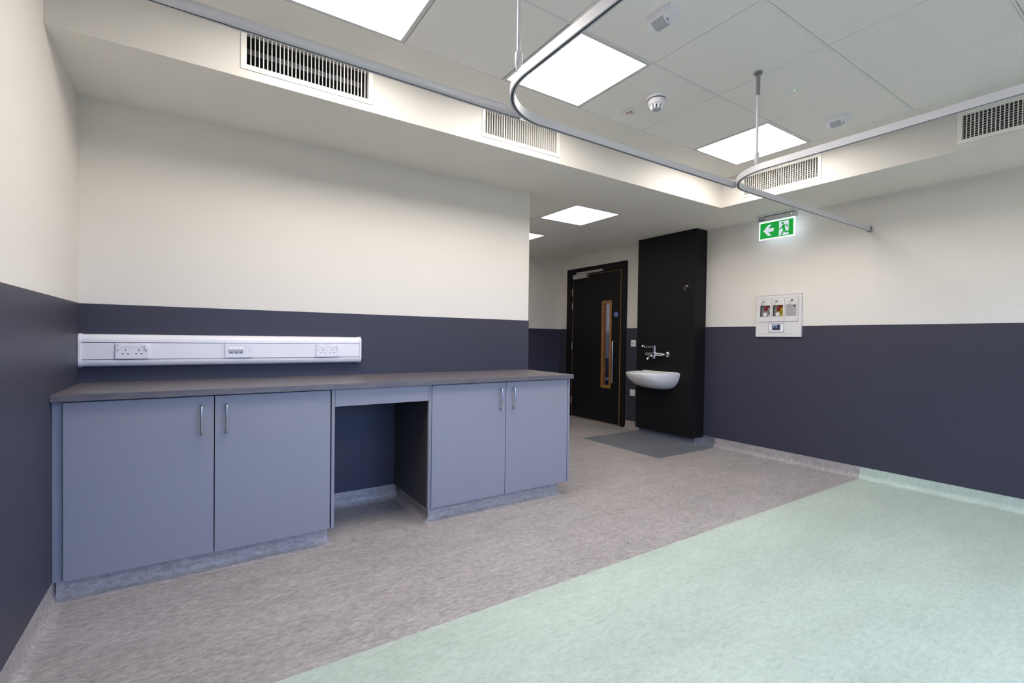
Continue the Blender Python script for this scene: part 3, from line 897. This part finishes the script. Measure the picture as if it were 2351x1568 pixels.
# lobby seen through the glass
wall('wall_lobby', [(XR + 3.2, XR + 3.3, 0.2, 7.0, ZD, 2.7), (XR + 0.14, XR + 3.3, 6.9, 7.0, ZD, 2.7), (XR + 0.14, XR + 3.3, 0.1, 0.2, ZD, 2.7), (XR + 0.14, XR + 0.20, YF + 0.1, 7.0, ZD, 2.7)], 'hall_wall')
wall('trim_2', [(XR + 3.19, XR + 3.3, 0.2, 7.0, 0, ZD), (XR + 0.14, XR + 3.3, 6.89, 7.0, 0, ZD), (XR + 0.14, XR + 3.3, 0.1, 0.21, 0, ZD), (XR + 0.14, XR + 0.20, YF + 0.1, 7.0, 0, ZD)], 'hall_dado')
wall('floor_lobby', [(XR + 0.0, XR + 3.3, 0.1, 7.0, -0.1, -0.001)], 'hall_floor')
wall('ceiling_lobby', [(XR + 0.14, XR + 3.3, 0.1, 7.0, 2.7, 2.8)], 'hall_wall')
lamp(XR + 1.7, 3.4, 2.69, 'unseen ceiling panel added to light the lobby behind the door', G1, L0)  # panel out of view, put in to light the lobby
def armchair(x, y, rz):
    t = thing('tub_chair', 'blue upholstered armchair with wooden legs glimpsed through the door glass', 'chair', (x, y, 0), (0, 0, rz))
    b = MB().use('fabric')
    n = 20; rings = []
    b.box(-0.27, 0.27, -0.27, 0.25, 0.34, 0.46, 0.03, 3)
    b.build('seat', None, t)
    b = MB().use('fabric')
    out_, inn = [], []
    for k in range(n + 1):
        a = PI * k / n
        out_.append((0.34 * math.cos(a), 0.02 + 0.34 * math.sin(a)))
        inn.append((0.27 * math.cos(a), 0.02 + 0.27 * math.sin(a)))
    lo = [b.bm.verts.new((x_, y_, 0.33)) for x_, y_ in out_]
    hi = [b.bm.verts.new((x_ * 1.04, y_ * 1.06, 0.58 + 0.24 * math.sin(PI * k / n))) for k, (x_, y_) in enumerate(out_)]
    hi2 = [b.bm.verts.new((x_, y_, 0.58 + 0.24 * math.sin(PI * k / n))) for k, (x_, y_) in enumerate(inn)]
    lo2 = [b.bm.verts.new((x_, y_, 0.33)) for x_, y_ in inn]
    fs = []
    for A, B in ((lo, hi), (hi, hi2), (hi2, lo2), (lo2, lo)):
        for k in range(n): fs.append(b.bm.faces.new((A[k], A[k + 1], B[k + 1], B[k])))
    fs.append(b.bm.faces.new((lo[0], hi[0], hi2[0], lo2[0]))); fs.append(b.bm.faces.new((lo[n], lo2[n], hi2[n], hi[n])))
    b._set(fs, True)
    b.build('backrest', None, t)
    for sx_ in (-1, 1):
        for sy_ in (-1, 1):
            MB().use('wood').tube([(sx_ * 0.25, sy_ * 0.23, 0.001), (sx_ * 0.20, sy_ * 0.18, 0.34)], [0.011, 0.019], 12).build('leg', None, t)
armchair(6.90, 3.02, -0.785)

# ------------------------------------------------------------------ medical gas valve panel
t = thing('gas_valve_panel', 'white wall panel with three locked valve compartments and a small screen', 'control panel', (XR, -0.862, 1.226), RIGHT)
pw, ph_ = 0.216, 0.416
# local x from -pw to pw, y from 0 to ph_
ox0, ox1, oy0, oy1 = -0.186, 0.186, 0.150, 0.380
b = MB().use('box_white')
cw = (ox1 - ox0) / 3
holes = []
wins = []
for k in range(3):
    c0 = ox0 + k * cw
    wins.append((c0 + 0.012, c0 + cw - 0.014, oy0 + 0.052, oy1 - 0.066))
for a in pieces(-pw + .003, pw - .003, 0.003, ph_ - .003, [w_ for w_ in wins[:2]]):
    b.box(a[0], a[1], a[2], a[3], 0.0005, 0.018)
b.build('enclosure', None, t)
b = MB().use('box_white')
for a in [(-pw, pw, 0, 0.003), (-pw, pw, ph_ - 0.003, ph_), (-pw, -pw + .003, .003, ph_ - .003), (pw - .003, pw, .003, ph_ - .003)]:
    b.box(a[0], a[1], a[2], a[3], 0.0, 0.022)
b.build('rim', None, t)
MB().use('grey').box(ox0, ox1, 0.027, 0.029, 0.018, 0.0185).build('lower_seam', None, t)
for k in range(3):
    c0, c1 = ox0 + k * cw + 0.0015, ox0 + (k + 1) * cw - 0.0015
    b = MB().use('box_white')
    w_ = wins[k]
    if k < 2:
        for a in pieces(c0, c1, oy0, oy1, [w_]): b.box(a[0], a[1], a[2], a[3], 0.0185, 0.024)
    else: b.box(c0, c1, oy0, oy1, 0.0185, 0.024)
    d = b.build('compartment_door', None, t)
    b = MB().use('grey')
    for a in pieces(c0 - 0.0022, c1 + 0.0022, oy0 - 0.003, oy1 + 0.002, [w_]): b.box(a[0], a[1], a[2], a[3], 0.0180, 0.0184)
    b.build('seam', None, d)
    lx, lz = (c0 + c1) / 2 + (-0.012 if k < 2 else 0.006), oy1 - 0.026
    MB().use('grey' if k == 2 else 'steel').lathe([(0.0105, 0.024), (0.0105, 0.028), (0.007, 0.030)], (lx, lz, 0), 16).build('lock', None, d)
    b = MB().use('brass').box(lx - 0.002, lx + 0.0006, lz - 0.008, lz + 0.008, 0.030, 0.046)
    b.tube([(lx - 0.008 + 0.008 * math.cos(q), lz - 0.012 + 0.010 * math.sin(q), 0.044) for q in [2 * PI * i_ / 12 for i_ in range(13)]], 0.0010, 6)
    b.tube([(lx - 0.012, lz - 0.022, 0.044), (lx - 0.020, lz - 0.058, 0.042)], 0.0034, 6)
    b.build('key', None, d)
    if k < 2:
        bx = MB().use('inner_grey')
        x0_, x1_, y0_, y1_ = w_
        # inside of the compartment: shallow tray
        bx.box(x0_ - 0.0005, x0_, y0_, y1_, 0.0005, 0.018).box(x1_, x1_ + 0.0005, y0_, y1_, 0.0005, 0.018)
        bx.use('steelplate' if k == 0 else 'yellow').box(x0_, x1_, y0_, y1_, 0.0006, 0.0016)
        bx.use('inner_grey').box(x0_, x0_ + (x1_ - x0_) * 0.30, y0_, y1_, 0.0016, 0.0026)
        bx.build('back_plate', None, t)
        mxx = (x0_ + x1_) / 2 + 0.006
        b = MB().use('red').tube([(mxx - 0.010, y1_ - 0.055, 0.008), (mxx - 0.004, y1_ - 0.034, 0.012), (mxx + 0.004, y1_ - 0.022, 0.012)], [0.010, 0.017, 0.012], 12)
        b.box(mxx - 0.012, x1_ - 0.004, y1_ - 0.020, y1_ - 0.006, 0.003, 0.014, 0.002, 1)
        b.build('valve_handle', None, t)
        g_ = MB().use('steel').lathe([(0.021, 0.0016), (0.021, 0.016)], (mxx - 0.010, y0_ + 0.0215, 0), 24).build('pressure_gauge', None, t)
        MB().use('white').lathe([(0.0175, 0.0160), (0.0175, 0.0166)], (mxx - 0.010, y0_ + 0.0215, 0), 24).build('dial', None, g_)
        MB().use('dark').box(mxx - 0.020, mxx - 0.004, y0_ + 0.0205, y0_ + 0.0225, 0.0166, 0.0170).build('needle', None, g_)
        b = MB().use('dark')
        for (qx, qy) in ((.30, .42), (.20, .36), (.30, .30), (.38, .25), (.12, .46)): b.lathe([(0.0035, 0.0016), (0.003, 0.006)], (mxx + 0.006 + qx * 0.05, y0_ + qy * (y1_ - y0_), 0), 8)
        b.build('bolts', None, t)
    else:
        x0_, x1_, y0_, y1_ = w_
        pl = MB().use('steelplate').box(x0_, x1_, y0_, y1_, 0.024, 0.0255, 0.0005, 1).build('blank_plate', None, d)
        MB().use('dark').lathe([(0.0085, 0.0255), (0.0085, 0.0262)], (x1_ - 0.018, y1_ - 0.016, 0), 16).build('hole', None, pl)
s0 = MB().use('white').box(-0.086, 0.060, 0.046, 0.130, 0.018, 0.024, 0.002, 1).build('alarm_display', None, t)
b = MB().use('blue')
for a in [(-0.086, 0.060, 0.046, 0.049), (-0.086, 0.060, 0.127, 0.130), (-0.086, -0.0835, 0.049, 0.127), (0.0575, 0.060, 0.049, 0.127)]: b.box(a[0], a[1], a[2], a[3], 0.0238, 0.0246)
b.build('border', None, s0)
sc_ = MB().use('screen').box(-0.051, 0.025, 0.066, 0.120, 0.0240, 0.0250).build('screen', None, s0)
b = MB().use('screenlit')
b.box(-0.044, -0.030, 0.108, 0.116, 0.025, 0.0252).box(-0.024, -0.004, 0.108, 0.116, 0.025, 0.0252).box(-0.044, 0.002, 0.101, 0.104, 0.025, 0.0252)
b.box(-0.044, -0.026, 0.092, 0.096, 0.025, 0.0252).box(-0.016, 0.000, 0.092, 0.096, 0.025, 0.0252)
b.build('readout', None, sc_)
MB().use('orange').box(-0.076, -0.062, 0.053, 0.060, 0.024, 0.0246).build('marker', None, s0)
b = MB().use('steelplate').box(-0.040, 0.014, 0.057, 0.0605, 0.024, 0.0243).build('caption', None, s0)

# ------------------------------------------------------------------ dado trunking with sockets
t = thing('cable_trunking', 'long white cable trunking mounted on the blue-grey dado above the worktop', 'cable trunking', (0, 0, 0.996), BACK)
TL, TH = 1.470, 0.173
D0, D1 = 0.038, TH - 0.044
prof = [(0, 0.0004), (0, 0.030), (0.004, 0.043), (0.012, 0.051), (0.024, 0.056), (D0 - 0.0016, 0.057), (D0 - 0.0016, 0.044), (D0, 0.044)]
prof += [(D1, 0.044), (D1 + 0.0016, 0.044), (D1 + 0.0016, 0.057), (TH - 0.026, 0.056), (TH - 0.014, 0.051), (TH - 0.004, 0.043), (TH, 0.030), (TH, 0.0004)]
b = MB().use('trunk'); b.prism(prof, 0.012, TL - 0.010, 'x', False); b.build('body', None, t, sharp=25)
MB().use('grey').box(0.0125, TL - 0.0105, D0 - 0.001, D1 + 0.001, 0.0445, 0.0500).build('groove', None, t)
MB().use('trunk').box(0.012, TL - 0.010, D0 + 0.0016, D1 - 0.0016, 0.0505, 0.0545, 0.0008, 1).build('cover', None, t)
for x_ in (0.0015, TL - 0.011):
    ep = [(-0.003, 0.0004), (-0.003, 0.034), (0.002, 0.046), (0.012, 0.056), (0.026, 0.0605), (TH - 0.026, 0.0605), (TH - 0.012, 0.056), (TH - 0.002, 0.046), (TH + 0.003, 0.034), (TH + 0.003, 0.0004)]
    MB().use('trunk').prism(ep, x_, x_ + 0.012, 'x').build('end_cap', None, t)
def dsocket(x, label, src=None):
    loc = (x, -0.0545, 0.996 + (D0 + D1) / 2)
    t = thing('double_socket', label, 'socket', loc, BACK, 'double sockets on the trunking')
    MB().use('white').box(-0.073, 0.073, -0.043, 0.043, 0, 0.010, 0.0028, 2).build('faceplate', None, t)
    MB().use('white').box(-0.055, 0.055, 0.020, 0.036, 0.0095, 0.0115, 0.001, 1).build('raised_band', None, t)
    pins(t, -0.029, -0.006, 0.0098); pins(t, 0.029, -0.006, 0.0098)
    for k, x_ in enumerate((-0.0615, 0.0615)):
        r_ = MB().use('white').box(x_ - 0.0072, x_ + 0.0072, 0.008, 0.034, 0.0095, 0.0125 if k == 0 else 0.018, 0.0015, 2).build('rocker', None, t)
        if k == 0: MB().use('red').box(x_ - 0.004, x_ + 0.004, 0.0305, 0.0335, 0.0105, 0.0128).build('red_mark', None, r_)
        MB().use('steel').lathe([(0.0034, 0.0095), (0.0034, 0.0112)], (x_, 0.002, 0), 12).build('screw', None, t)
    b = MB().use('lens')
    for k in range(7): b.box(-0.017 + k * 0.0055, -0.0135 + k * 0.0055, 0.0385, 0.0405, 0.0099, 0.0102)
    b.build('moulded_marking', None, t)
    return t
dsocket(0.2255, 'white double socket on the trunking nearest the left wall')
dsocket(1.2480, 'white double socket at the right-hand end of the trunking')
t = thing('data_outlet', 'white data outlet plate with three network ports in the middle of the trunking', 'data outlet', (0.7345, -0.0545, 0.996 + (D0 + D1) / 2 + 0.001), BACK)
MB().use('white').box(-0.073, 0.073, -0.043, 0.043, 0, 0.009, 0.001, 1).build('faceplate', None, t)
for k in range(3):
    x_ = -0.041 + k * 0.026
    j = MB().use('white').prism([(-0.012, 0.0088), (-0.012, 0.010), (0.006, 0.019), (0.012, 0.019), (0.022, 0.0088)], x_ - 0.0115, x_ + 0.0115, 'x').build('network_port', None, t)
    MB().use('grey').box(x_ - 0.0085, x_ + 0.0085, -0.016, -0.002, 0.0100, 0.0128).build('port_opening', None, j)
    MB().use('grey').box(x_ - 0.003, x_ + 0.003, 0.030, 0.0312, 0.0088, 0.0092).build('mark', None, t)
b = MB().use('lens').box(0.0375, 0.0382, -0.020, 0.024, 0.0088, 0.0092); b.box(0.0505, 0.0512, -0.020, 0.024, 0.0088, 0.0092)
b.box(-0.054, 0.0512, 0.0245, 0.0252, 0.0088, 0.0092); b.build('blank_module', None, t)
for x_ in (-0.062, 0.062): MB().use('steel').lathe([(0.003, 0.0088), (0.003, 0.0098)], (x_, 0, 0), 12).build('screw', None, t)

# ------------------------------------------------------------------ base cabinets
YC = -0.600       # door fronts
TOPC = 0.8785
def handle(b, x):
    z0_, z1_ = 0.692, 0.828; y = YC - 0.030
    b.tube([(x, YC + 0.001, z0_), (x, y + 0.008, z0_), (x, y + 0.0025, z0_ + 0.0025), (x, y, z0_ + 0.009), (x, y, z1_ - 0.009), (x, y + 0.0025, z1_ - 0.0025), (x, y + 0.008, z1_), (x, YC + 0.001, z1_)], 0.0052, 12)
def door(t, x0_, x1_, hx_):
    d = MB().use('cab').box(x0_, x1_, YC, YC + 0.018, 0.102, 0.874, 0.0008, 1).build('door', None, t)
    b = MB().use('steel'); handle(b, hx_); b.build('handle', None, d)
# left unit
t = thing('base_cabinet', 'wide blue-grey two-door base cabinet standing against the left wall', 'cabinet', (0, 0, 0), group='blue-grey base cabinets under the worktop')
b = MB().use('carcass')
b.box(0.034, 0.052, YC + 0.022, -0.006, 0.101, TOPC).box(0.052, 1.150, YC + 0.020, -0.006, 0.101, 0.119)
b.box(0.052, 1.150, -0.012, -0.006, 0.119, TOPC).box(0.052, 1.150, YC + 0.020, -0.012, TOPC - 0.018, TOPC)
b.build('carcass', None, t)
door(t, 0.0385, 0.5915, 0.540); door(t, 0.5955, 1.1440, 0.6445)
MB().use('cab').box(0.0008, 0.050, YC + 0.0185, YC + 0.0195, 0.099, TOPC, 0.0008, 1).build('filler_strip', None, t)
MB().use('cab').box(1.1505, 1.1675, YC, -0.002, 0.101, TOPC, 0.0008, 1).build('end_panel', None, t)
MB().use('lino').sweep(CP, [(0.006, -0.548), (1.143, -0.548), (1.143, -0.046)], ['lino', 'lino']).build('plinth', None, t)
# fascia over the knee space
b = MB().use('cab').box(1.1685, 1.7335, YC, YC + 0.018, 0.781, TOPC, 0.0008, 1)
tag(b.build('fascia_board'), 'narrow blue-grey board above the open knee space between the two cabinets', 'board')
# right unit
t = thing('base_cabinet', 'blue-grey two-door base cabinet right of the knee space, at the free end of the worktop', 'cabinet', (0, 0, 0), group='blue-grey base cabinets under the worktop')
b = MB().use('carcass')
b.box(1.756, 2.870, YC + 0.020, -0.006, 0.101, 0.119).box(1.756, 2.870, -0.012, -0.006, 0.119, TOPC).box(1.756, 2.870, YC + 0.020, -0.012, TOPC - 0.018, TOPC)
b.build('carcass', None, t)
MB().use('cab').box(1.7345, 1.7435, YC, YC + 0.020, 0.101, TOPC, 0.0008, 1).build('trim_strip', None, t)
b = MB().use('cab').box(1.7445, 1.7530, YC, YC + 0.020, 0.101, TOPC, 0.0008, 1)
b.use('carcass').box(1.7345, 1.7530, YC + 0.0205, -0.002, 0.101, TOPC)
b.build('side_panel', None, t)
door(t, 1.7570, 2.3085, 2.262); door(t, 2.3120, 2.8650, 2.367)
MB().use('cab').box(2.8700, 2.8880, YC, -0.002, 0.101, TOPC, 0.0008, 1).build('end_panel', None, t)
MB().use('lino').sweep(CP, [(1.760, -0.046), (1.760, -0.548), (2.822, -0.548), (2.822, -0.002)], ['lino', 'lino', 'lino']).build('plinth', None, t)
# worktop
b = MB().use('work').box(0.0006, 2.906, -0.622, -0.0006, 0.8795, 0.910, 0.002, 2)
tag(b.build('worktop'), 'long dark grey laminate worktop running over both cabinets from the left wall', 'worktop')
# small dark specks of debris on the lino
for (x_, y_, lb, m_) in ((2.62, -1.43, 'tiny dark speck of debris on the beige lino near the green edge', 'dark'),):
    tag(MB().use(m_).lathe([(0.004, 0.0), (0.005, 0.002), (0.002, 0.004)], (0, 0, 0), 7).build('debris'), lb, 'debris').location = (x_, y_, 0.0)
